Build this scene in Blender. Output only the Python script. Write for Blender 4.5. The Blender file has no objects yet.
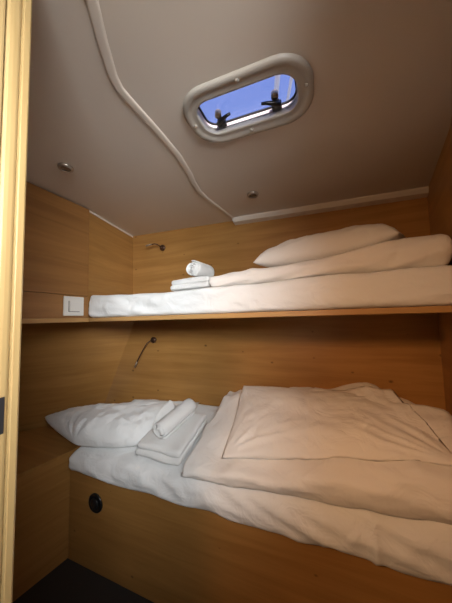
import bpy, bmesh, math, random
from mathutils import Vector, Matrix, noise
from mathutils.bvhtree import BVHTree

SC = bpy.context.scene
COL = SC.collection
random.seed(4)

# ------------------------------------------------------------------ camera
# axes: x runs along the bunks (left to right), y towards the hull side wall, z up; metres
def make_camera():
    yaw, pitch, roll = math.radians(22), math.radians(4), math.radians(1.5)
    fwd = Vector((-math.sin(yaw) * math.cos(pitch), math.cos(yaw) * math.cos(pitch), math.sin(pitch)))
    r0 = Vector((math.cos(yaw), math.sin(yaw), 0))
    u0 = r0.cross(fwd)
    right = r0 * math.cos(roll) - u0 * math.sin(roll)
    up = r0 * math.sin(roll) + u0 * math.cos(roll)
    cd = bpy.data.cameras.new('camera')
    cd.sensor_fit = 'HORIZONTAL'; cd.sensor_width = 36; cd.lens = 240 / 452 * 36
    cd.clip_start = .01
    c = bpy.data.objects.new('camera', cd); COL.objects.link(c)
    m = Matrix((right, up, -fwd)).transposed().to_4x4()
    m.translation = Vector((1.566, -1.125, 1.5))
    c.matrix_world = m
    SC.camera = c
make_camera()

# ------------------------------------------------------------------ world, lights, exposure
def make_world():
    w = bpy.data.worlds.new('sky'); SC.world = w; w.use_nodes = True
    nt = w.node_tree; nt.nodes.clear()
    out = nt.nodes.new('ShaderNodeOutputWorld'); bg = nt.nodes.new('ShaderNodeBackground')
    geo = nt.nodes.new('ShaderNodeTexCoord'); sep = nt.nodes.new('ShaderNodeSeparateXYZ')
    ramp = nt.nodes.new('ShaderNodeValToRGB')
    ramp.color_ramp.elements[0].position = .0; ramp.color_ramp.elements[0].color = (.62, .74, .95, 1)
    ramp.color_ramp.elements[1].position = 1; ramp.color_ramp.elements[1].color = (.13, .23, .78, 1)
    nt.links.new(geo.outputs['Generated'], sep.inputs[0]); nt.links.new(sep.outputs['Z'], ramp.inputs[0])
    nt.links.new(ramp.outputs[0], bg.inputs['Color']); bg.inputs['Strength'].default_value = 1.0
    nt.links.new(bg.outputs[0], out.inputs[0])
make_world()

def area(name, loc, target, sx, sy, power, col, spread=180):
    d = bpy.data.lights.new(name, 'AREA'); d.shape = 'RECTANGLE'; d.size = sx; d.size_y = sy
    d.energy = power; d.color = col; d.spread = math.radians(spread)
    o = bpy.data.objects.new(name, d); COL.objects.link(o); o.location = loc
    o.rotation_euler = (Vector(target) - Vector(loc)).to_track_quat('-Z', 'Y').to_euler()
    return o
# daylight that falls down the companionway behind the photographer, to the right of the door opening
area('companionway_daylight', (2.08, -1.60, 1.93), (.30, .54, 1.45), .75, .40, 10.8, (.96, .985, .99), 72)
# added warm light from the left, tints the bedding on the right
area('warm_fill', (1.15, -1.7, 2.05), (1.75, .25, .95), .2, .2, 2.9, (1.0, .55, .27), 75)
# added broad fill behind the camera, weakly brightens the whole cabin
area('soft_fill', (1.2, -2.6, 1.3), (1.2, .5, 1.6), 1.6, 1.2, 1.6, (1.0, .76, .52), 180)
sd = bpy.data.lights.new('sun', 'SUN'); sd.energy = 12; sd.angle = .01; sd.color = (1, .88, .78)
so = bpy.data.objects.new('sun', sd); COL.objects.link(so)
so.rotation_euler = Vector((-.3, .95, -.14)).to_track_quat('-Z', 'Y').to_euler()
vs = SC.view_settings
vs.view_transform = 'Standard'; vs.look = 'None'; vs.gamma = 1; vs.use_curve_mapping = False
vs.exposure = 0.12

# ------------------------------------------------------------------ materials
def _mat(name):
    m = bpy.data.materials.new(name); m.use_nodes = True
    nt = m.node_tree; b = nt.nodes['Principled BSDF']
    return m, nt, b
def plain(name, col, rough=.5, metal=0., coat=0.):
    m, nt, b = _mat(name)
    b.inputs['Base Color'].default_value = (*col, 1); b.inputs['Roughness'].default_value = rough
    b.inputs['Metallic'].default_value = metal; b.inputs['Coat Weight'].default_value = coat
    return m
def wood(name, light, dark, scale, rough=.38, knots=True, contrast=1.0):
    m, nt, b = _mat(name); N = nt.nodes.new; L = nt.links.new
    tc = N('ShaderNodeTexCoord'); mp = N('ShaderNodeMapping'); mp.inputs['Scale'].default_value = scale
    L(tc.outputs['Object'], mp.inputs[0])
    n1 = N('ShaderNodeTexNoise'); n1.inputs['Scale'].default_value = 1.0; n1.inputs['Detail'].default_value = 7
    n1.inputs['Roughness'].default_value = .62; n1.inputs['Distortion'].default_value = .5
    L(mp.outputs[0], n1.inputs['Vector'])
    r = N('ShaderNodeValToRGB'); e = r.color_ramp.elements
    e[0].position = .5 - .22 / contrast; e[0].color = (*dark, 1); e[1].position = .5 + .2 / contrast; e[1].color = (*light, 1)
    L(n1.outputs['Fac'], r.inputs[0])
    n2 = N('ShaderNodeTexNoise'); n2.inputs['Scale'].default_value = 1.7; n2.inputs['Detail'].default_value = 2
    L(tc.outputs['Object'], n2.inputs['Vector'])
    mx = N('ShaderNodeMix'); mx.data_type = 'RGBA'; mx.blend_type = 'MULTIPLY'; mx.inputs[0].default_value = .35
    r2 = N('ShaderNodeValToRGB'); r2.color_ramp.elements[0].color = (.62, .58, .5, 1); r2.color_ramp.elements[0].position = .35
    r2.color_ramp.elements[1].position = .62
    L(n2.outputs['Fac'], r2.inputs[0]); L(r.outputs[0], mx.inputs[6]); L(r2.outputs[0], mx.inputs[7])
    last = mx.outputs[2]
    if knots:
        v = N('ShaderNodeTexVoronoi'); v.voronoi_dimensions = '2D'; v.inputs['Scale'].default_value = 4.2
        mp2 = N('ShaderNodeSeparateXYZ'); L(tc.outputs['Object'], mp2.inputs[0])
        zz = N('ShaderNodeMath'); zz.operation = 'MULTIPLY'; zz.inputs[1].default_value = 1.5; L(mp2.outputs['Z'], zz.inputs[0])
        cb = N('ShaderNodeCombineXYZ'); L(mp2.outputs['X'], cb.inputs[0]); L(zz.outputs[0], cb.inputs[1])
        L(cb.outputs[0], v.inputs['Vector'])
        kr = N('ShaderNodeValToRGB'); ke = kr.color_ramp.elements
        ke[0].position = .02; ke[0].color = (.16, .10, .06, 1); ke[1].position = .066; ke[1].color = (1, 1, 1, 1)
        sc_ = N('ShaderNodeSeparateColor'); L(v.outputs['Color'], sc_.inputs[0])
        ml = N('ShaderNodeMath'); ml.operation = 'MULTIPLY_ADD'; ml.inputs[1].default_value = .09; L(sc_.outputs[0], ml.inputs[0]); L(v.outputs['Distance'], ml.inputs[2])
        L(ml.outputs[0], kr.inputs[0])
        mk = N('ShaderNodeMix'); mk.data_type = 'RGBA'; mk.blend_type = 'MULTIPLY'; mk.inputs[0].default_value = .75
        L(last, mk.inputs[6]); L(kr.outputs[0], mk.inputs[7]); last = mk.outputs[2]
    L(last, b.inputs['Base Color'])
    b.inputs['Roughness'].default_value = rough
    bp = N('ShaderNodeBump'); bp.inputs['Strength'].default_value = .06; bp.inputs['Distance'].default_value = .002
    L(n1.outputs['Fac'], bp.inputs['Height']); L(bp.outputs[0], b.inputs['Normal'])
    return m
def fabric(name, col, scale, strength, dist, rough=.85, wr=0.0):
    m, nt, b = _mat(name); N = nt.nodes.new; L = nt.links.new
    b.inputs['Base Color'].default_value = (*col, 1); b.inputs['Roughness'].default_value = rough
    b.inputs['Sheen Weight'].default_value = .15
    tc = N('ShaderNodeTexCoord')
    n = N('ShaderNodeTexNoise'); n.inputs['Scale'].default_value = scale; n.inputs['Detail'].default_value = 4
    L(tc.outputs['Object'], n.inputs['Vector'])
    bp = N('ShaderNodeBump'); bp.inputs['Strength'].default_value = strength; bp.inputs['Distance'].default_value = dist
    L(n.outputs['Fac'], bp.inputs['Height'])
    if wr:
        n2 = N('ShaderNodeTexNoise'); n2.inputs['Scale'].default_value = 9; n2.inputs['Detail'].default_value = 3
        n2.inputs['Distortion'].default_value = 1.2
        L(tc.outputs['Object'], n2.inputs['Vector'])
        b2 = N('ShaderNodeBump'); b2.inputs['Strength'].default_value = wr; b2.inputs['Distance'].default_value = .02
        L(n2.outputs['Fac'], b2.inputs['Height']); L(bp.outputs[0], b2.inputs['Normal']); L(b2.outputs[0], b.inputs['Normal'])
    else:
        L(bp.outputs[0], b.inputs['Normal'])
    return m
OAK_L, OAK_D = (.47, .246, .074), (.33, .158, .042)
M = {}
M['oak'] = wood('oak_veneer', OAK_L, OAK_D, (1.4, 1.4, 22), .36, 'xz')
M['oak_side'] = wood('oak_veneer_side', OAK_L, OAK_D, (1.4, 1.4, 22), .36, False)
M['oak_flat'] = wood('oak_veneer_flat', OAK_L, OAK_D, (1.4, 20, 3), .36, False)
M['oak_dark'] = wood('oak_locker', (.38, .182, .055), (.26, .118, .033), (1.2, 1.2, 20), .5, False)
M['oak_edge'] = wood('oak_edge', (.50, .29, .11), (.40, .22, .08), (1.0, 8, 30), .4, False)
M['oak_frame'] = wood('oak_door_frame', (.52, .37, .17), (.40, .27, .11), (24, 24, 1.3), .4, False)
M['gelcoat'] = plain('gelcoat', (.66, .585, .51), .28)
M['gel_trim'] = plain('gelcoat_trim', (.76, .69, .61), .35)
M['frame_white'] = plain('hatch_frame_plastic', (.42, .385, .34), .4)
M['coaming'] = plain('hatch_coaming', (.75, .66, .64), .4)
M['sheet'] = fabric('white_sheet', (.80, .81, .81), 260, .08, .001, .9, .55)
M['cotton'] = fabric('white_cotton', (.82, .80, .77), 300, .08, .001, .9, .5)
M['terry'] = fabric('white_terry', (.82, .82, .81), 230, 1.0, .005, .95)
M['floor'] = plain('dark_floor', (.028, .027, .028), .5)
M['black'] = plain('black_plastic', (.012, .012, .012), .28)
M['rubber'] = plain('black_rubber', (.02, .02, .022), .5)
M['bronze'] = plain('bronze_metal', (.10, .055, .035), .35, .7)
M['steel'] = plain('brushed_steel', (.42, .36, .30), .35, .8)
M['lens'] = plain('lamp_lens', (.16, .12, .09), .25)
M['plastic'] = plain('white_plastic', (.72, .70, .66), .35)
M['gap'] = plain('dark_gap', (.02, .012, .006), .9)
M['deck'] = plain('white_deck', (.8, .8, .8), .4)
M['passage'] = plain('passage_wall', (.55, .42, .28), .5)
def glass_mat():
    m, nt, b = _mat('hatch_glass'); nt.nodes.remove(b); N = nt.nodes.new; L = nt.links.new
    t = N('ShaderNodeBsdfTransparent'); t.inputs[0].default_value = (.86, .88, .95, 1)
    g = N('ShaderNodeBsdfGlossy'); g.inputs['Roughness'].default_value = .02
    mxv = .05
    mx = N('ShaderNodeMixShader'); mx.inputs[0].default_value = mxv; L(t.outputs[0], mx.inputs[1]); L(g.outputs[0], mx.inputs[2])
    L(mx.outputs[0], nt.nodes['Material Output'].inputs[0])
    return m
M['glass'] = glass_mat()

# ------------------------------------------------------------------ builders
def link(name, bm, mat, parent=None, smooth=False, origin=None):
    bmesh.ops.recalc_face_normals(bm, faces=bm.faces)
    me = bpy.data.meshes.new(name)
    if origin is not None:
        bmesh.ops.translate(bm, verts=bm.verts, vec=-Vector(origin))
    bm.to_mesh(me); bm.free()
    me.materials.append(M[mat])
    if smooth:
        me.polygons.foreach_set('use_smooth', [True] * len(me.polygons))
    o = bpy.data.objects.new(name, me); COL.objects.link(o)
    if origin is not None: o.location = origin
    if parent is not None:
        o.parent = parent
        if origin is None: o.location = -parent_world(parent)
        else: o.location = Vector(origin) - parent_world(parent)
    return o
def parent_world(p):
    v = Vector((0, 0, 0))
    while p is not None:
        v = v + p.location; p = p.parent
    return v
def thing(name, label, cat, loc, group=None):
    o = bpy.data.objects.new(name, None); COL.objects.link(o); o.location = loc
    o.empty_display_size = .05
    o['label'] = label; o['category'] = cat
    if group: o['group'] = group
    return o
def tag(o, label, cat, group=None):
    o['label'] = label; o['category'] = cat
    if group: o['group'] = group
    return o
def struct(name, bm, mat, smooth=False):
    o = link(name, bm, mat, None, smooth); o['kind'] = 'structure'; return o

def box(bm, x0, x1, y0, y1, z0, z1, bev=0.0, seg=2):
    b2 = bmesh.new()
    v = [b2.verts.new((x, y, z)) for z in (z0, z1) for y in (y0, y1) for x in (x0, x1)]
    for f in ((0, 2, 3, 1), (4, 5, 7, 6), (0, 1, 5, 4), (2, 6, 7, 3), (0, 4, 6, 2), (1, 3, 7, 5)):
        b2.faces.new([v[i] for i in f])
    if bev:
        bmesh.ops.bevel(b2, geom=b2.edges[:], offset=bev, segments=seg, profile=.5, affect='EDGES')
    merge(bm, b2); return bm
def merge(bm, b2):
    mp = {}
    for v in b2.verts: mp[v] = bm.verts.new(v.co)
    for f in b2.faces:
        try: bm.faces.new([mp[v] for v in f.verts])
        except ValueError: pass
    b2.free()
def B(*a, **k): return box(bmesh.new(), *a, **k)
def prism(pts, z0, z1):
    """closed polygon (x, y) extruded in z; z0, z1 numbers or functions of (x, y)"""
    bm = bmesh.new()
    g = lambda z, p: z(*p) if callable(z) else z
    lo = [bm.verts.new((p[0], p[1], g(z0, p))) for p in pts]; hi = [bm.verts.new((p[0], p[1], g(z1, p))) for p in pts]
    n = len(pts)
    bm.faces.new(lo[::-1]); bm.faces.new(hi)
    for i in range(n): bm.faces.new((lo[i], lo[(i + 1) % n], hi[(i + 1) % n], hi[i]))
    return bm
def slab(quad, th):
    """thick panel from four corner points, pushed back by vector th"""
    bm = bmesh.new(); th = Vector(th)
    a = [bm.verts.new(Vector(p)) for p in quad]; b = [bm.verts.new(Vector(p) + th) for p in quad]
    bm.faces.new(a); bm.faces.new(b[::-1]); n = len(quad)
    for i in range(n): bm.faces.new((a[i], b[i], b[(i + 1) % n], a[(i + 1) % n]))
    return bm
def tube(bm, pts, rad, n=10, caps=True):
    pts = [Vector(p) for p in pts]; rings = []
    prev = None
    for i, p in enumerate(pts):
        d = (pts[min(i + 1, len(pts) - 1)] - pts[max(i - 1, 0)]).normalized()
        if prev is None:
            u = d.orthogonal().normalized()
        else:
            u = (prev - d * prev.dot(d)).normalized()
        prev = u; w = d.cross(u)
        r = rad[i] if isinstance(rad, (list, tuple)) else rad
        rings.append([bm.verts.new(p + (u * math.cos(2 * math.pi * k / n) + w * math.sin(2 * math.pi * k / n)) * r) for k in range(n)])
    for a, b in zip(rings, rings[1:]):
        for k in range(n): bm.faces.new((a[k], a[(k + 1) % n], b[(k + 1) % n], b[k]))
    if caps: bm.faces.new(rings[0][::-1]); bm.faces.new(rings[-1])
    return bm
def lathe(bm, prof, center, axis=(0, 0, 1), n=28):
    """prof = [(radius, height)...] around axis from center"""
    ax = Vector(axis).normalized(); u = ax.orthogonal().normalized(); w = ax.cross(u); c = Vector(center); rings = []
    for r, h in prof:
        r = max(r, 1e-4)
        rings.append([bm.verts.new(c + ax * h + (u * math.cos(2 * math.pi * k / n) + w * math.sin(2 * math.pi * k / n)) * r) for k in range(n)])
    for a, b in zip(rings, rings[1:]):
        for k in range(n): bm.faces.new((a[k], a[(k + 1) % n], b[(k + 1) % n], b[k]))
    bm.faces.new(rings[0][::-1]); bm.faces.new(rings[-1])
    return bm
def rbox(x0, x1, y0, y1, z0, z1, r, step, fn=None):
    """soft box: a subdivided, rounded block; fn(x, y, z) moves each point"""
    lo, hi = Vector((x0, y0, z0)), Vector((x1, y1, z1)); dims = hi - lo
    n = [max(2, int(math.ceil(dims[i] / step[i]))) for i in range(3)]
    bm = bmesh.new(); vd = {}
    def vert(i, j, k):
        key = (i, j, k)
        if key in vd: return vd[key]
        p = Vector((lo.x + dims.x * i / n[0], lo.y + dims.y * j / n[1], lo.z + dims.z * k / n[2]))
        q = Vector([min(max(p[a], lo[a] + min(r, dims[a] / 2 - 1e-4)), hi[a] - min(r, dims[a] / 2 - 1e-4)) for a in range(3)])
        d = p - q
        if d.length > 1e-9: p = q + d.normalized() * r
        if fn: p = Vector(fn(p.x, p.y, p.z))
        v = bm.verts.new(p); vd[key] = v; return v
    def face(f):
        try: bm.faces.new(f)
        except ValueError: pass
    for k in (0, n[2]):
        for i in range(n[0]):
            for j in range(n[1]): face([vert(i, j, k), vert(i + 1, j, k), vert(i + 1, j + 1, k), vert(i, j + 1, k)])
    for j in (0, n[1]):
        for i in range(n[0]):
            for k in range(n[2]): face([vert(i, j, k), vert(i + 1, j, k), vert(i + 1, j, k + 1), vert(i, j, k + 1)])
    for i in (0, n[0]):
        for j in range(n[1]):
            for k in range(n[2]): face([vert(i, j, k), vert(i, j + 1, k), vert(i, j + 1, k + 1), vert(i, j, k + 1)])
    return bm
def fr(x, y, z, o=3):
    return noise.fractal(Vector((x, y, z)), .9, 2.1, o)
def crease(x, y, z):
    return 1 - 2 * abs(noise.noise(Vector((x, y, z))))
def smooth01(a, b, x):
    t = min(max((x - a) / (b - a), 0), 1); return t * t * (3 - 2 * t)
def cushion(c, up, low, nu, nv, fn=None, pinch=.05, seed=0, wr=.006, power=.55):
    """pillow over four corners (front left, front right, back right, back left); up and low are its half heights"""
    FL, FR, BR, BL = [Vector(p) for p in c]
    N = (FR - FL).cross(BL - FL).normalized()
    bm = bmesh.new(); top = {}; bot = {}
    for i in range(nu + 1):
        u = -1 + 2 * i / nu; u = math.copysign(abs(u) ** .85, u) if u else 0
        for j in range(nv + 1):
            v = -1 + 2 * j / nv; v = math.copysign(abs(v) ** .85, v) if v else 0
            uu = u * (1 - pinch * (1 - v * v) * abs(u) ** 3); vv = v * (1 - pinch * (1 - u * u) * abs(v) ** 3)
            a, b = (uu + 1) / 2, (vv + 1) / 2
            P = FL * (1 - a) * (1 - b) + FR * a * (1 - b) + BR * a * b + BL * (1 - a) * b
            pr = ((1 - u ** 4) * (1 - v ** 4))
            pr = max(pr, 0) ** power * (.72 + .28 * (1 - u * u) * (1 - v * v)) 
            w = 0
            for cu, cv in ((-1, -1), (1, -1), (1, 1), (-1, 1)):
                du, dv = (u - cu) * 1.3, (v - cv); d = math.hypot(du, dv); an = math.atan2(dv, du)
                w += crease(an * 4.2 + cu * 3 + seed, d * 1.1, cv * 5 + seed) * math.exp(-d * 1.5) * min(d * 3, 1)
            w = w * wr * 1.6 + fr(P.x * 5 + seed, P.y * 5, P.z * 5 + seed) * wr
            edge = i in (0, nu) or j in (0, nv)
            if edge:
                q = P + N * fr(P.x * 9, P.y * 9, seed + 3) * wr * .8
                q = bm.verts.new(fn(q) if fn else q); top[i, j] = q; bot[i, j] = q
            else:
                t = P + N * (up * pr + w * min(1, pr * 1.5)); l = P - N * low * pr
                top[i, j] = bm.verts.new(fn(t) if fn else t); bot[i, j] = bm.verts.new(fn(l) if fn else l)
    for i in range(nu):
        for j in range(nv):
            for g in (top, bot):
                f = [g[i, j], g[i + 1, j], g[i + 1, j + 1], g[i, j + 1]]
                try: bm.faces.new(f)
                except ValueError: pass
    return bm
TREES = {}
def remember(key, bm): TREES[key] = BVHTree.FromBMesh(bm)
def support(keys, x, y):
    best = None
    for k in keys:
        h = TREES[k].ray_cast(Vector((x, y, 4)), Vector((0, 0, -1)))[0]
        if h is not None and (best is None or h.z > best): best = h.z
    return best
def settle(bm, keys, gap=.005):
    for v in bm.verts:
        h = support(keys, v.co.x, v.co.y)
        if h is not None and v.co.z < h + gap: v.co.z = h + gap
    return bm
def lift(bm, keys, z_of, gap=.004):
    for v in bm.verts:
        h = support(keys, v.co.x, v.co.y)
        if h is not None: v.co.z += max(0, h + gap - z_of(v.co.x, v.co.y))
    return bm
def rrect(cx, cy, hx, hy, r, n=8):
    pts = []
    for sx, sy, a0 in ((1, 1, 0), (-1, 1, 90), (-1, -1, 180), (1, -1, 270)):
        for k in range(n + 1):
            a = math.radians(a0 + 90 * k / n)
            pts.append((cx + sx * (hx - r) + r * math.cos(a), cy + sy * (hy - r) + r * math.sin(a)))
    return pts
def ceil_z(x, y=0): return 2.265 - .033 * x
def loft(loops, close=True):
    bm = bmesh.new(); R = [[bm.verts.new(p) for p in l] for l in loops]; n = len(R[0])
    pairs = list(zip(R, R[1:])) + ([(R[-1], R[0])] if close else [])
    for a, b in pairs:
        for k in range(n): bm.faces.new((a[k], a[(k + 1) % n], b[(k + 1) % n], b[k]))
    if not close: bm.faces.new(R[0][::-1]); bm.faces.new(R[-1])
    return bm

# ------------------------------------------------------------------ the room
struct('floor', B(-1.35, 2.5, -2.75, .6, -.06, 0), 'floor')
HX, HY = 1.356, -.380                       # hatch centre
HO = (.168, .073, .045)                     # half length, half width, corner radius of its opening
def ceiling_bm():
    bm = bmesh.new()
    outer = [(-1.35, -2.75), (2.5, -2.75), (2.5, .6), (-1.35, .6)]
    inner = rrect(HX, HY, HO[0] + .012, HO[1] + .012, HO[2] + .01)
    for dz in (0, .04):
        vo = [bm.verts.new((x, y, ceil_z(x) + dz)) for x, y in outer]
        vi = [bm.verts.new((x, y, ceil_z(x) + dz)) for x, y in inner]
        es = [bm.edges.new((l[k], l[(k + 1) % len(l)])) for l in (vo, vi) for k in range(len(l))]
        bmesh.ops.triangle_fill(bm, edges=es, use_beauty=True)
        if dz == 0: lo = (vo, vi)
        else:
            for a, b in zip(lo, (vo, vi)):
                for k in range(len(a)): bm.faces.new((a[k], a[(k + 1) % len(a)], b[(k + 1) % len(a)], b[k]))
    return bm
struct('ceiling', ceiling_bm(), 'gelcoat')
struct('wall_back', B(-.75, 2.40, .54, .58, 0, 2.285), 'oak')
# the end wall above the upper bunk and the raked hull lining in the lower berth
struct('wall_left_upper', slab([(.118, -.002, 1.50), (0, .54, 1.50), (0, .54, 2.275), (.118, -.002, 2.275)], (-.03, -.005, 0)), 'oak_side')
def hull(y, z): return (-.378 + .47 * (z - .65) + .80 * (y - .54), y, z)
struct('wall_left_lower', slab([hull(.54, .0), hull(-.86, .0), hull(-.86, 1.5), hull(.54, 1.5)], (-.03, .0, 0)), 'oak_side')
# right end wall, running slightly skew towards the door
def wall_x(y): return 2.045 + .19 * y
RW = [(2.148, .54), (2.045, 0), (2.02, -.08), (1.930, -.312), (1.875, -.465), (1.83, -.86)]
struct('wall_right', prism(RW + [(2.4, -.86), (2.4, .54)], 0, 2.22), 'oak_side')
# the bulkhead with the door opening, and the passage behind the photographer
struct('wall_front', B(-1.3, .93, -.90, -.86, 0, 2.265), 'passage')
struct('wall_front_right', B(1.745, 2.45, -.90, -.86, 0, 2.225), 'passage')
struct('wall_passage', B(-1.3, 2.45, -2.72, -2.68, 0, 2.25), 'passage')
struct('wall_passage_left', B(-1.32, -1.28, -2.68, -.90, 0, 2.30), 'passage')
struct('wall_passage_right', B(2.41, 2.45, -2.68, -.90, 0, 2.20), 'passage')

# oak door frame close by on the left
dj = thing('door_frame', 'light oak door frame post at the left edge, nearest the viewer', 'door frame', (1.0, -.9, 0))
def jamb_bm():
    # plan outline of the post: its reveal faces the opening and carries a groove and a rounded bead
    pts = [(.95, -.86), (.95, -.99), (1.050, -.99), (1.0585, -.984), (1.0595, -.905), (1.0585, -.9015), (1.050, -.9005), (1.050, -.8985), (1.0565, -.8975), (1.0595, -.894),
           (1.0605, -.888), (1.0605, -.882), (1.0595, -.8785), (1.0570, -.8768), (1.0555, -.8765), (1.0555, -.8745), (1.0590, -.8735), (1.0605, -.872), (1.0605, -.863), (1.0585, -.86)]
    out = []
    for p in pts:
        if not out or out[-1] != p: out.append(p)
    return prism(out, 0, 2.222)
link('post', jamb_bm(), 'oak_frame', dj)
link('casing', B(.86, .946, -.945, -.902, 0, 2.222, bev=.006), 'oak_frame', dj)
sp = link('strike_plate', B(1.0590, 1.0618, -.91, -.8822, 1.318, 1.378, bev=.0006), 'rubber', dj); sp['label'] = 'dark latch plate'

# raised seam that zigzags over the ceiling
def ridge_bm():
    P = [(1.145, -.86), (1.115, -.774), (1.068, -.707), (1.020, -.63), (1.005, -.59), (1.004, -.53), (1.005, -.40), (1.0, -.252), (.975, -.11), (.955, -.04), (.938, .05), (.938, .133), (.945, .2), (.962, .33), (.985, .525)]
    # finer
    Q = []
    for i in range(len(P) - 1):
        for k in range(4):
            t = k / 4; Q.append((P[i][0] * (1 - t) + P[i + 1][0] * t, P[i][1] * (1 - t) + P[i + 1][1] * t))
    Q.append(P[-1])
    prof = [(-.026, .004), (-.023, -.002), (-.019, -.0045), (-.012, -.0052), (.012, -.0052), (.019, -.0045), (.023, -.002), (.026, .004)]
    bm = bmesh.new(); rings = []
    for i, (x, y) in enumerate(Q):
        a = Q[max(i - 1, 0)]; b = Q[min(i + 1, len(Q) - 1)]
        d = Vector((b[0] - a[0], b[1] - a[1])).normalized(); nx, ny = d.y, -d.x
        rings.append([bm.verts.new((x + nx * w * .62, y + ny * w * .62, ceil_z(x) + h)) for w, h in prof])
    n = len(prof)
    for a, b in zip(rings, rings[1:]):
        for k in range(n): bm.faces.new((a[k], a[(k + 1) % n], b[(k + 1) % n], b[k]))
    bm.faces.new(rings[0][::-1]); bm.faces.new(rings[-1])
    return bm
struct('trim_1', ridge_bm(), 'gelcoat', True)
# moulded ceiling lip along the back wall
def lip_bm():
    bm = bmesh.new(); x0, x1 = .985, 2.145
    prof = [(.54, -.003), (.500, -.001), (.478, .0), (.478, -.010), (.492, -.030), (.54, -.036)]
    A_ = [bm.verts.new((x0, y, ceil_z(x0) + dz)) for y, dz in prof]; C_ = [bm.verts.new((x1, y, ceil_z(x1) + dz)) for y, dz in prof]
    n = len(prof); bm.faces.new(A_[::-1]); bm.faces.new(C_)
    for k in range(n): bm.faces.new((A_[k], A_[(k + 1) % n], C_[(k + 1) % n], C_[k]))
    return bm
struct('trim_2', lip_bm(), 'gel_trim')
struct('trim_3', slab([(.124, -.002, 2.248), (.006, .536, 2.25), (.006, .536, 2.262), (.124, -.002, 2.259)], (-.008, 0, 0)), 'gel_trim')

# hatch in the ceiling
def ring(outer, inner, z0, z1, rnd=0):
    """closed ring between two outlines; outlines are (hx, hy, r)"""
    f = lambda o, z: [(x, y, ceil_z(x) + z) for x, y in rrect(HX, HY, *o)]
    return f
hw = bpy.data.objects.new('window_1', None); COL.objects.link(hw); hw.location = (HX, HY, ceil_z(HX)); hw['kind'] = 'structure'
def hl(hx, hy, r, z): return [(x, y, ceil_z(x) + z) for x, y in rrect(HX, HY, hx, hy, r)]
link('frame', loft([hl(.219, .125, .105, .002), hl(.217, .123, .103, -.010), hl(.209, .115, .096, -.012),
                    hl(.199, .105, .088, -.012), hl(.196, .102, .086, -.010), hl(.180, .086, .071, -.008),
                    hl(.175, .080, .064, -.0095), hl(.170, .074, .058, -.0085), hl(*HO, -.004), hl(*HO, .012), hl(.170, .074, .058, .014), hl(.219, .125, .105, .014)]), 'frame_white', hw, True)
link('coaming', loft([hl(*HO, .010), hl(*HO, .030), hl(HO[0] + .012, HO[1] + .012, HO[2] + .012, .030), hl(HO[0] + .012, HO[1] + .012, HO[2] + .012, .010)]), 'coaming', hw, True)
link('gasket', loft([hl(HO[0] - .006, HO[1] - .006, HO[2] - .006, .0265), hl(HO[0] - .006, HO[1] - .006, HO[2] - .006, .031), hl(*HO, .031), hl(*HO, .0265)]), 'rubber', hw, True)
link('pane', loft([hl(HO[0] + .02, HO[1] + .02, HO[2] + .02, .0315), hl(HO[0] + .02, HO[1] + .02, HO[2] + .02, .0375)], False), 'glass', hw)
for x, y in ((1.160, -.376), (1.362, -.485), (1.349, -.282), (1.553, -.393)):
    z = ceil_z(x) - .010
    link('screw_cap', lathe(bmesh.new(), [(.007, .003), (.007, -.003), (.0055, -.0045), (.001, -.005)], (x, y, z), n=16), 'frame_white', hw, True)
for x, sg in ((1.246, 1), (1.452, -1)):
    y = -.332; zc = ceil_z(x)
    bm = bmesh.new()
    box(bm, x - .017, x + .017, y - .004, y + .018, zc + .004, zc + .026, bev=.004)
    lathe(bm, [(.012, 0), (.013, .004), (.013, .012), (.010, .016)], (x, y - .006, zc + .020), (0, 0, -1), 16)
    hd = link('handle', bm, 'black', hw, True); hd['label'] = 'black hatch handle'
    bm = bmesh.new()
    tube(bm, [(x - sg * .012, y - .004, zc + .006), (x + sg * .006, y - .016, zc + .006), (x + sg * .028, y - .026, zc + .006), (x + sg * .046, y - .030, zc + .007)], [.0085, .008, .006, .0045], 10)
    link('lever', bm, 'black', hd, True)
    link('spindle', lathe(bmesh.new(), [(.012, .012), (.012, .0300), (.011, .0312)], (x, y - .030, zc), n=18), 'steel', hd, True)

# white tubes on the deck above, seen through the hatch
for i, (a, b) in enumerate((((1.411, .075, 2.8), (1.369, .235, 2.8)), ((1.477, .13, 2.8), (1.432, .28, 2.8)))):
    A_, B_ = Vector(a), Vector(b); d = B_ - A_
    o = link('deck_rail', tube(bmesh.new(), [A_ - d * 6, A_, B_, B_ + d * 1.2], .015 if i == 0 else .009, 12), 'deck', None, True, origin=A_)
    tag(o, ['thicker white tube outside, crossing the hatch view', 'thinner white tube outside at the right end of the hatch view'][i], 'rail', 'white tubes seen through the hatch')

# recessed ceiling lights
for (x, y), lab in (((.447, -.378), 'round recessed ceiling light above the upper locker'), ((1.217, .205), 'round recessed ceiling light between the hatch and back wall')):
    z = ceil_z(x)
    t = thing('ceiling_light', lab, 'ceiling light', (x, y, z), 'recessed ceiling lights')
    link('ring', lathe(bmesh.new(), [(.034, .002), (.034, -.006), (.031, -.012), (.026, -.014), (.023, -.012), (.021, .002)], (x, y, z)), 'steel', t, True)
    link('lens', lathe(bmesh.new(), [(.0225, .002), (.0225, -.009), (.012, -.011), (.001, -.0115)], (x, y, z)), 'lens', t, True)

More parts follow.
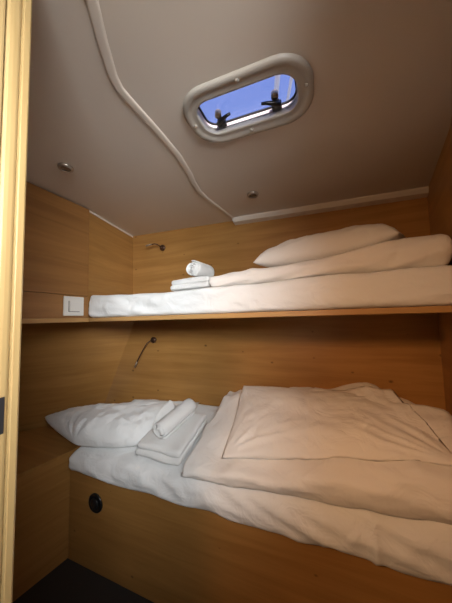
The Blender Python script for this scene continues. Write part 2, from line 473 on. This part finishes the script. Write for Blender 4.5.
# ------------------------------------------------------------------ joinery
lb = thing('bunk', 'oak base of the lower bunk with round black fitting', 'bunk', (1.05, .27, 0), 'the two bunks')
link('front_panel', B(-.018, 2.040, .0, .02, 0, .556, bev=.002), 'oak', lb)
link('base_board', prism([(-.018, .021), (2.044, .021), (2.14, .538), (-.018, .538)], .53, .552), 'oak_flat', lb)
def fitting():
    c = (.219, 0, .396)
    f = link('round_fitting', lathe(bmesh.new(), [(.056, .001), (.056, -.006), (.051, -.010), (.044, -.009), (.042, -.006), (.001, -.006)], c, (0, 1, 0), 36), 'black', lb, True)
    f['label'] = 'round black fitting'
    link('knob', lathe(bmesh.new(), [(.032, -.005), (.032, -.012), (.027, -.016), (.001, -.017)], c, (0, 1, 0), 28), 'black', f, True)
fitting()
ub = thing('bunk', 'thin oak board of the upper bunk spanning the cabin', 'bunk', (1.05, .27, 1.5), 'the two bunks')
link('base_board', prism([(.085, .0205), (2.044, .0205), (2.14, .538), (-.05, .538)], 1.502, 1.524), 'oak_flat', ub)
link('front_lip', B(.142, 2.043, .0, .020, 1.500, 1.5255, bev=.003), 'oak_edge', ub)

sl = thing('side_locker', 'low oak side locker with a flat top left of the lower pillow', 'locker', (-.3, -.2, 0))
link('front_panel', prism([(-.022, .53), (-.022, .02), (-.065, -.25), (-.10, -.855), (-.125, -.855), (-.09, -.25), (-.045, .02), (-.045, .53)], 0, .636), 'oak_side', sl)
link('top', prism([(-.020, .535), (-.020, .02), (-.063, -.25), (-.098, -.855), (-1.30, -.855), (-.37, .535)], .636, .655), 'oak_flat', sl)

ul = thing('wall_locker', 'oak wall locker with a closed flat door under the ceiling', 'locker', (-.2, -.43, 1.5))
link('body', B(-.55, .118, -.855, -.006, 1.526, 2.245), 'oak_dark', ul)
link('door', B(.120, .140, -.853, -.008, 1.668, 2.254, bev=.0015), 'oak_dark', ul)
link('lower_panel', B(.119, .139, -.853, -.008, 1.5255, 1.6655, bev=.001), 'oak_dark', ul)
link('bottom_board', B(-.55, .1405, -.855, -.001, 1.500, 1.525, bev=.002), 'oak_edge', ul)

sw = thing('light_switch', 'square white light switch on the oak panel below the wall locker door', 'switch', (.14, -.109, 1.596))
link('plate', B(.139, .149, -.173, -.045, 1.539, 1.658, bev=.004), 'plastic', sw)
link('rocker', B(.147, .152, -.142, -.072, 1.566, 1.632, bev=.002), 'plastic', sw)
link('rocker_gap', B(.1485, .1495, -.145, -.074, 1.563, 1.630), 'gap', sw)
link('inner_rocker', B(.150, .1545, -.139, -.112, 1.570, 1.628, bev=.001), 'plastic', sw)

# reading lamps
def lamp(base, pts, lab):
    b = Vector(base)
    t = thing('reading_lamp', lab, 'reading lamp', base, 'slim reading lamps')
    link('base', lathe(bmesh.new(), [(.026, 0), (.026, -.010), (.022, -.016), (.001, -.018)], b, (0, 1, 0), 24), 'bronze', t, True)
    bm = bmesh.new(); tube(bm, pts, .0048, 10); link('arm', bm, 'bronze', t, True)
    d = (Vector(pts[-1]) - Vector(pts[-2])).normalized()
    bm = bmesh.new(); tube(bm, [Vector(pts[-1]) - d * .005, Vector(pts[-1]) + d * .045], [.0062, .0068], 12); link('head', bm, 'steel', t, True)
lamp((.326, .54, 2.112), [(.326, .526, 2.112), (.323, .505, 2.118), (.313, .480, 2.128), (.298, .463, 2.130), (.275, .452, 2.124)], 'bronze reading lamp on the back wall above the upper bunk')
lamp((.227, .54, 1.333), [(.227, .526, 1.333), (.218, .505, 1.330), (.200, .485, 1.310), (.175, .468, 1.26), (.150, .455, 1.205), (.130, .447, 1.16)], 'bronze reading lamp on the back wall under the upper bunk')

# ------------------------------------------------------------------ lower bunk bedding
def mtop(x, y):                             # top of the lower mattress
    return .672 + .02 * smooth01(0, .6, x) + .33 * max(y, 0) + .055 * max(x - .8, 0)
def lower_mattress():
    z0, z1 = .557, .70
    def fn(x, y, z):
        k = (z - z0) / (z1 - z0)
        top = mtop(x, y)
        zz = z0 + (top - z0) * k
        front = smooth01(.06, -.03, y)
        # draped wrinkles of the sheet along the front face
        w = crease(x * 2.6 + 1, zz * 12 + x * 3.6, 1.3) * .024 + crease(x * 6 - zz * 8, zz * 6, 4.3) * .007 + fr(x * 3, zz * 7, 2) * .012
        bulge = .022 * math.sin(math.pi * min(k, 1)) 
        ed = math.exp(-((x - 1.70) / .014) ** 2) * .014 + math.exp(-((x - 1.52) / .012) ** 2) * .007
        y2 = y - front * (bulge + w + ed + .012)
        sag = front * smooth01(.45, 0, k) * (.012 * fr(x * 3.1, 4, 1) + .003 * smooth01(1.0, 1.95, x))
        z2 = zz - sag + smooth01(.7, 1, k) * (fr(x * 6, y * 6, 3) * .008 + crease(x * 3 + y * 4, y * 2, 5) * .008)
        x2 = x
        left = smooth01(.10, .03, x)
        x2 -= left * (.010 * fr(y * 6, z * 8, 2)); x2 += smooth01(1.88, 1.99, x) * (wall_x(y) - 2.0)
        z2 = max(z2, .558 - max(0, -(y2 + .020)) * 1.5)
        return (x2, y2, z2)
    bm = rbox(.028, 1.99, -.012, .532, z0, z1, .034, (.014, .018, .012), fn)
    remember('lower_mattress', bm)
    o = link('mattress', bm, 'sheet', None, True, origin=(1.0, .26, .552))
    tag(o, 'thick lower mattress in a white fitted sheet', 'mattress', 'the two mattresses')
lower_mattress()

def pillow_left():
    z = lambda x, y: mtop(max(x, 0), y)
    c = [(.07, -.035, .735), (.50, .06, .755), (.66, .53, .85), (-.50, .13, .765)]
    def fn(p):
        # keep it on the mattress and above the side locker
        floor_ = mtop(p.x, p.y) + .004 if p.x > .0 else .662
        z = p.z - .05 * smooth01(-.1, -.45, p.x) * 0
        if p.z < floor_: z = floor_ + (p.z - floor_) * .06
        return Vector((p.x, p.y, z))
    bm = cushion(c, .118, .07, 100, 60, fn, -.06, 11, .017, .52)
    settle(bm, ['lower_mattress'])
    remember('lp1', bm)
    o = link('pillow', bm, 'sheet', None, True, origin=(.06, .27, .72))
    tag(o, 'flat white pillow at the left end of the lower bunk, overhanging the side locker', 'pillow', 'pillows on the bunks')
pillow_left()

def dtop(x, y):
    return .772 + .150 * smooth01(.8, 2.05, x) + .46 * max(min(y, .40), -.02) 
def lower_duvet():
    x0, x1, y0, y1 = .86, 2.0, -.035, .525
    def fn(x, y, z):
        k = z                                # 0 bottom .. .08 top
        kk = min(max(k / .08, 0), 1)
        base = mtop(x, max(y, -.0)) + .006
        top = dtop(x, y)
        wx = crease(x * 3.2 + y * 3, y * 3.5, 2.2) * .014 + fr(x * 4, y * 4, 7) * .014 + crease(x * 7 - y * 5, y * 4, 9) * .009
        wx += math.exp(-((x - 1.455 - .05 * y) / .007) ** 2) * -.006
        # gathered folds standing up behind the pillow
        back = smooth01(.28, .42, y)
        gath = back * (.5 + .5 * math.sin(x * 62 + 4 * y)) * .024 * (smooth01(1.78, 1.88, x) + smooth01(1.12, 1.0, x) * .5)
        fall = back * .16 * smooth01(1.76, 2.0, x)
        z2 = base + (top + wx + gath - fall - base) * kk
        y2 = y - smooth01(.03, -.03, y) * (math.sin(math.pi * kk) * .020 + fr(x * 4, kk * 2, 5) * .014 + crease(x * 5 + kk * 2, kk * 1.5, 12) * .012)
        x2 = x + smooth01(.93, .86, x) * (.02 * fr(y * 5, kk, 3) + .10 * max(y, 0))
        if x > 1.88: x2 = x + smooth01(1.88, 2.0, x) * (wall_x(y) - 2.012)
        return (x2, y2, z2)
    bm = rbox(x0, x1, y0, y1, 0, .08, .03, (.012, .012, .010), fn)
    settle(bm, ['lower_mattress', 'lp1'])
    remember('ld', bm)
    o = link('duvet', bm, 'cotton', None, True, origin=(1.45, .25, .7))
    tag(o, 'white folded duvet piled on the right of the lower bunk under a large pillow', 'duvet', 'folded duvets')
lower_duvet()

def pillow_right():
    c = [(1.07, -.012, .822), (2.015, .025, .950), (1.88, .425, 1.062), (1.045, .435, 1.050)]
    def fn(p):
        # settle onto the duvet
        f = dtop(p.x, p.y) + .004
        z = p.z if p.z > f else f + (p.z - f) * .1
        z += -.004 * math.exp(-((p.x - 1.465 + .05 * p.y) / .006) ** 2)
        return Vector((p.x, p.y, z))
    bm = cushion(c, .052, .05, 90, 60, fn, .02, 31, .014, .55)
    settle(bm, ['ld'])
    o = link('pillow', bm, 'cotton', None, True, origin=(1.5, .24, .9))
    tag(o, 'large white pillow slumped on the duvet at the right of the lower bunk', 'pillow', 'pillows on the bunks')
pillow_right()

# towels
def folded_towel(x0, x1, y0, y1, zf, layers, th, lab, skew=0, tilt=0, seed=0, dx=0, on=(), key='', gap=.022):
    cx, cy = (x0 + x1) / 2, (y0 + y1) / 2
    t = thing('folded_towel', lab, 'towel', (cx, cy, zf), 'folded white towels')
    for i in range(layers):
        ins = .006 * i
        def fn(x, y, z, i=i):
            w = fr(x * 14 + seed, y * 14, i) * .004
            return (x + skew * (y - y0) + fr(y * 9, i, seed) * .005, y + fr(x * 8, i, seed + 2) * .006, z + tilt * (y - y0) + dx * (x - x0) + w)
        bm = rbox(x0 + ins, x1 - ins * .5, y0 + ins, y1, zf + i * th * .97, zf + (i + 1) * th, th * .48, (.012, .012, th / 5), fn)
        lift(bm, on, lambda x, y: zf + tilt * (y - y0) - gap)
        if i == layers - 1: remember(key, bm)
        link('layer', bm, 'terry', t, True)
    return t
def rolled_towel(a, b, r, lab, seed=0, on=()):
    a, b = Vector(a), Vector(b)
    d = (b - a).normalized()
    lift_ = 0
    for k in range(13):                          # rest on the towel below
        p = a.lerp(b, k / 12)
        for off in (-.5, 0, .5):
            q = p + Vector((-d.y, d.x, 0)) * r * off
            h = support(on, q.x, q.y)
            if h is not None: lift_ = max(lift_, h + (.013 if 'lt' in on else .008) - (q.z - r * math.sqrt(1 - off * off) * 1.04))
    a.z += lift_; b.z += lift_
    u = Vector((0, 0, 1)); u = (u - d * u.dot(d)).normalized(); w = d.cross(u); L = (b - a).length
    t = thing('rolled_towel', lab, 'towel', (a + b) / 2 - u * r, 'rolled white towels')
    # spiral of thick terry; the turns bulge a little at the ends and the outer one closes the roll
    turns, n, m = 2.6, 110, 18; th = r / (turns + .6)
    bm = bmesh.new(); g = {}
    for i in range(n + 1):
        an = turns * 2 * math.pi * i / n; rc = th * .6 + th * (an / (2 * math.pi)); outer = i > n * (1 - 1 / turns)
        for j in range(m + 1):
            f = j / m; en = max(0, abs(f - .5) * 2 - .8) / .2
            for s in (0, 1):
                rr = rc + (th * (.93 - .42 * en ** 2) if s else th * .38 * en ** 2)
                if outer and s: rr += fr(an * 1.1, f * 5, seed) * .0022 * (1 - en)
                ang = an + seed
                push = (.004 * math.sin(an * 1.3 + seed) + .003 * (turns - an / 6.283)) * (1 if f > .5 else -1) * (abs(f - .5) * 2) ** 3
                g[i, j, s] = bm.verts.new(a + d * (L * f + push) + (w * math.cos(ang) * 1.04 + u * math.sin(ang) * .97) * rr)
    for i in range(n):
        for j in range(m):
            for s in (0, 1): bm.faces.new((g[i, j, s], g[i + 1, j, s], g[i + 1, j + 1, s], g[i, j + 1, s]))
        for j in (0, m): bm.faces.new((g[i, j, 0], g[i + 1, j, 0], g[i + 1, j, 1], g[i, j, 1]))
    for i in (0, n):
        for j in range(m): bm.faces.new((g[i, j, 0], g[i, j + 1, 0], g[i, j + 1, 1], g[i, j, 1]))
    link('roll', bm, 'terry', t, True)
    core = bmesh.new(); tube(core, [a - d * .003, a, b, b + d * .003], [th * .4, th * .78, th * .78, th * .4], 16); link('core', core, 'terry', t, True)
    return t
folded_towel(.525, .825, -.005, .30, .718, 2, .036, 'thick folded white towel on the lower bunk beside the duvet', skew=.06, tilt=.29, seed=3, on=['lower_mattress', 'lp1'], key='lt')
rolled_towel((.672, .03, .838), (.735, .285, .912), .044, 'rolled white towel on top of the folded towel on the lower bunk', 1.5, ['lt'])

# ------------------------------------------------------------------ upper bunk bedding
def upper_mattress():
    z0, z1 = 1.5255, 1.672
    def fn(x, y, z):
        k = (z - z0) / (z1 - z0); front = smooth01(.07, .0, y)
        w = fr(x * 3.2, k * 1.6 + x, 12) * .014 + crease(x * 4.5 + k * 1.8, k * .8 + 3, 4) * .014 * smooth01(1.0, .2, x) + crease(x * 3 - k * 1.5, k, 8) * .009
        top = smooth01(.75, 1, k)
        dz = top * (.010 * fr(x * 2.5, y * 3, 21) + .008 * smooth01(.35, .1, x) - .012 * math.exp(-((x - .75) / .35) ** 2) + .010 * smooth01(1.2, 2.0, x))
        return (x + smooth01(1.88, 2.0, x) * (wall_x(y) - 2.012) - smooth01(.30, .128, x) * .218 * max(y - .01, 0), y - front * (.008 * math.sin(math.pi * k) + w), max(z + dz, z0))
    bm = rbox(.128, 2.0, .010, .532, z0, z1, .026, (.014, .02, .010), fn)
    remember('upper_mattress', bm)
    o = link('mattress', bm, 'sheet', None, True, origin=(1.06, .27, 1.5255))
    tag(o, 'thin upper mattress in a white sheet on the oak board', 'mattress', 'the two mattresses')
upper_mattress()
def utop(x, y):
    return 1.738 + .085 * smooth01(1.3, 2.1, x) + .08 * max(min(y, .5) - .08, 0)
def upper_duvet():
    def fn(x, y, z):
        kk = min(max(z / .07, 0), 1); base = 1.668 + .012 * smooth01(1.2, 2.0, x)
        w = fr(x * 4, y * 5, 31) * .011 + crease(x * 5 + y * 4, y * 3, 3) * .013
        z2 = base + (utop(x, y) + w - base) * kk
        fy = smooth01(.12, .04, y)
        y2 = y - fy * (.012 * math.sin(math.pi * kk) + .014 * fr(x * 4 + kk, kk * 2, 17) + .014 * crease(x * 5 - kk * 2.4, kk, 6))
        x2 = x + smooth01(1.88, 2.0, x) * (wall_x(y) - 2.012)
        return (x2, y2, z2)
    bm = rbox(.985, 2.0, .055, .525, 0, .07, .03, (.012, .014, .010), fn)
    settle(bm, ['upper_mattress'])
    remember('ud', bm)
    o = link('duvet', bm, 'cotton', None, True, origin=(1.5, .28, 1.67))
    tag(o, 'white folded duvet lying flat along the right of the upper bunk', 'duvet', 'folded duvets')
upper_duvet()
def upper_pillow():
    c = [(1.215, .16, 1.806), (1.90, .14, 1.860), (2.02, .48, 1.925), (1.25, .47, 1.865)]
    def fn(p):
        f = utop(p.x, p.y) + .006
        return Vector((p.x, p.y, p.z if p.z > f else f + (p.z - f) * .1))
    bm = cushion(c, .098, .075, 70, 50, fn, .04, 52, .014, .5)
    settle(bm, ['ud'])
    o = link('pillow', bm, 'cotton', None, True, origin=(1.58, .3, 1.78))
    tag(o, 'plump white pillow on the folded duvet of the upper bunk', 'pillow', 'pillows on the bunks')
upper_pillow()
folded_towel(.72, .985, .07, .30, 1.671, 2, .033, 'folded white towel lying on the upper bunk left of the duvet', skew=.02, tilt=0, seed=8, on=['upper_mattress'], key='ut', gap=.010)
rolled_towel((.872, .080, 1.770), (.885, .270, 1.770), .041, 'rolled white towel on top of the folded towel on the upper bunk', 4.2, ['ut'])
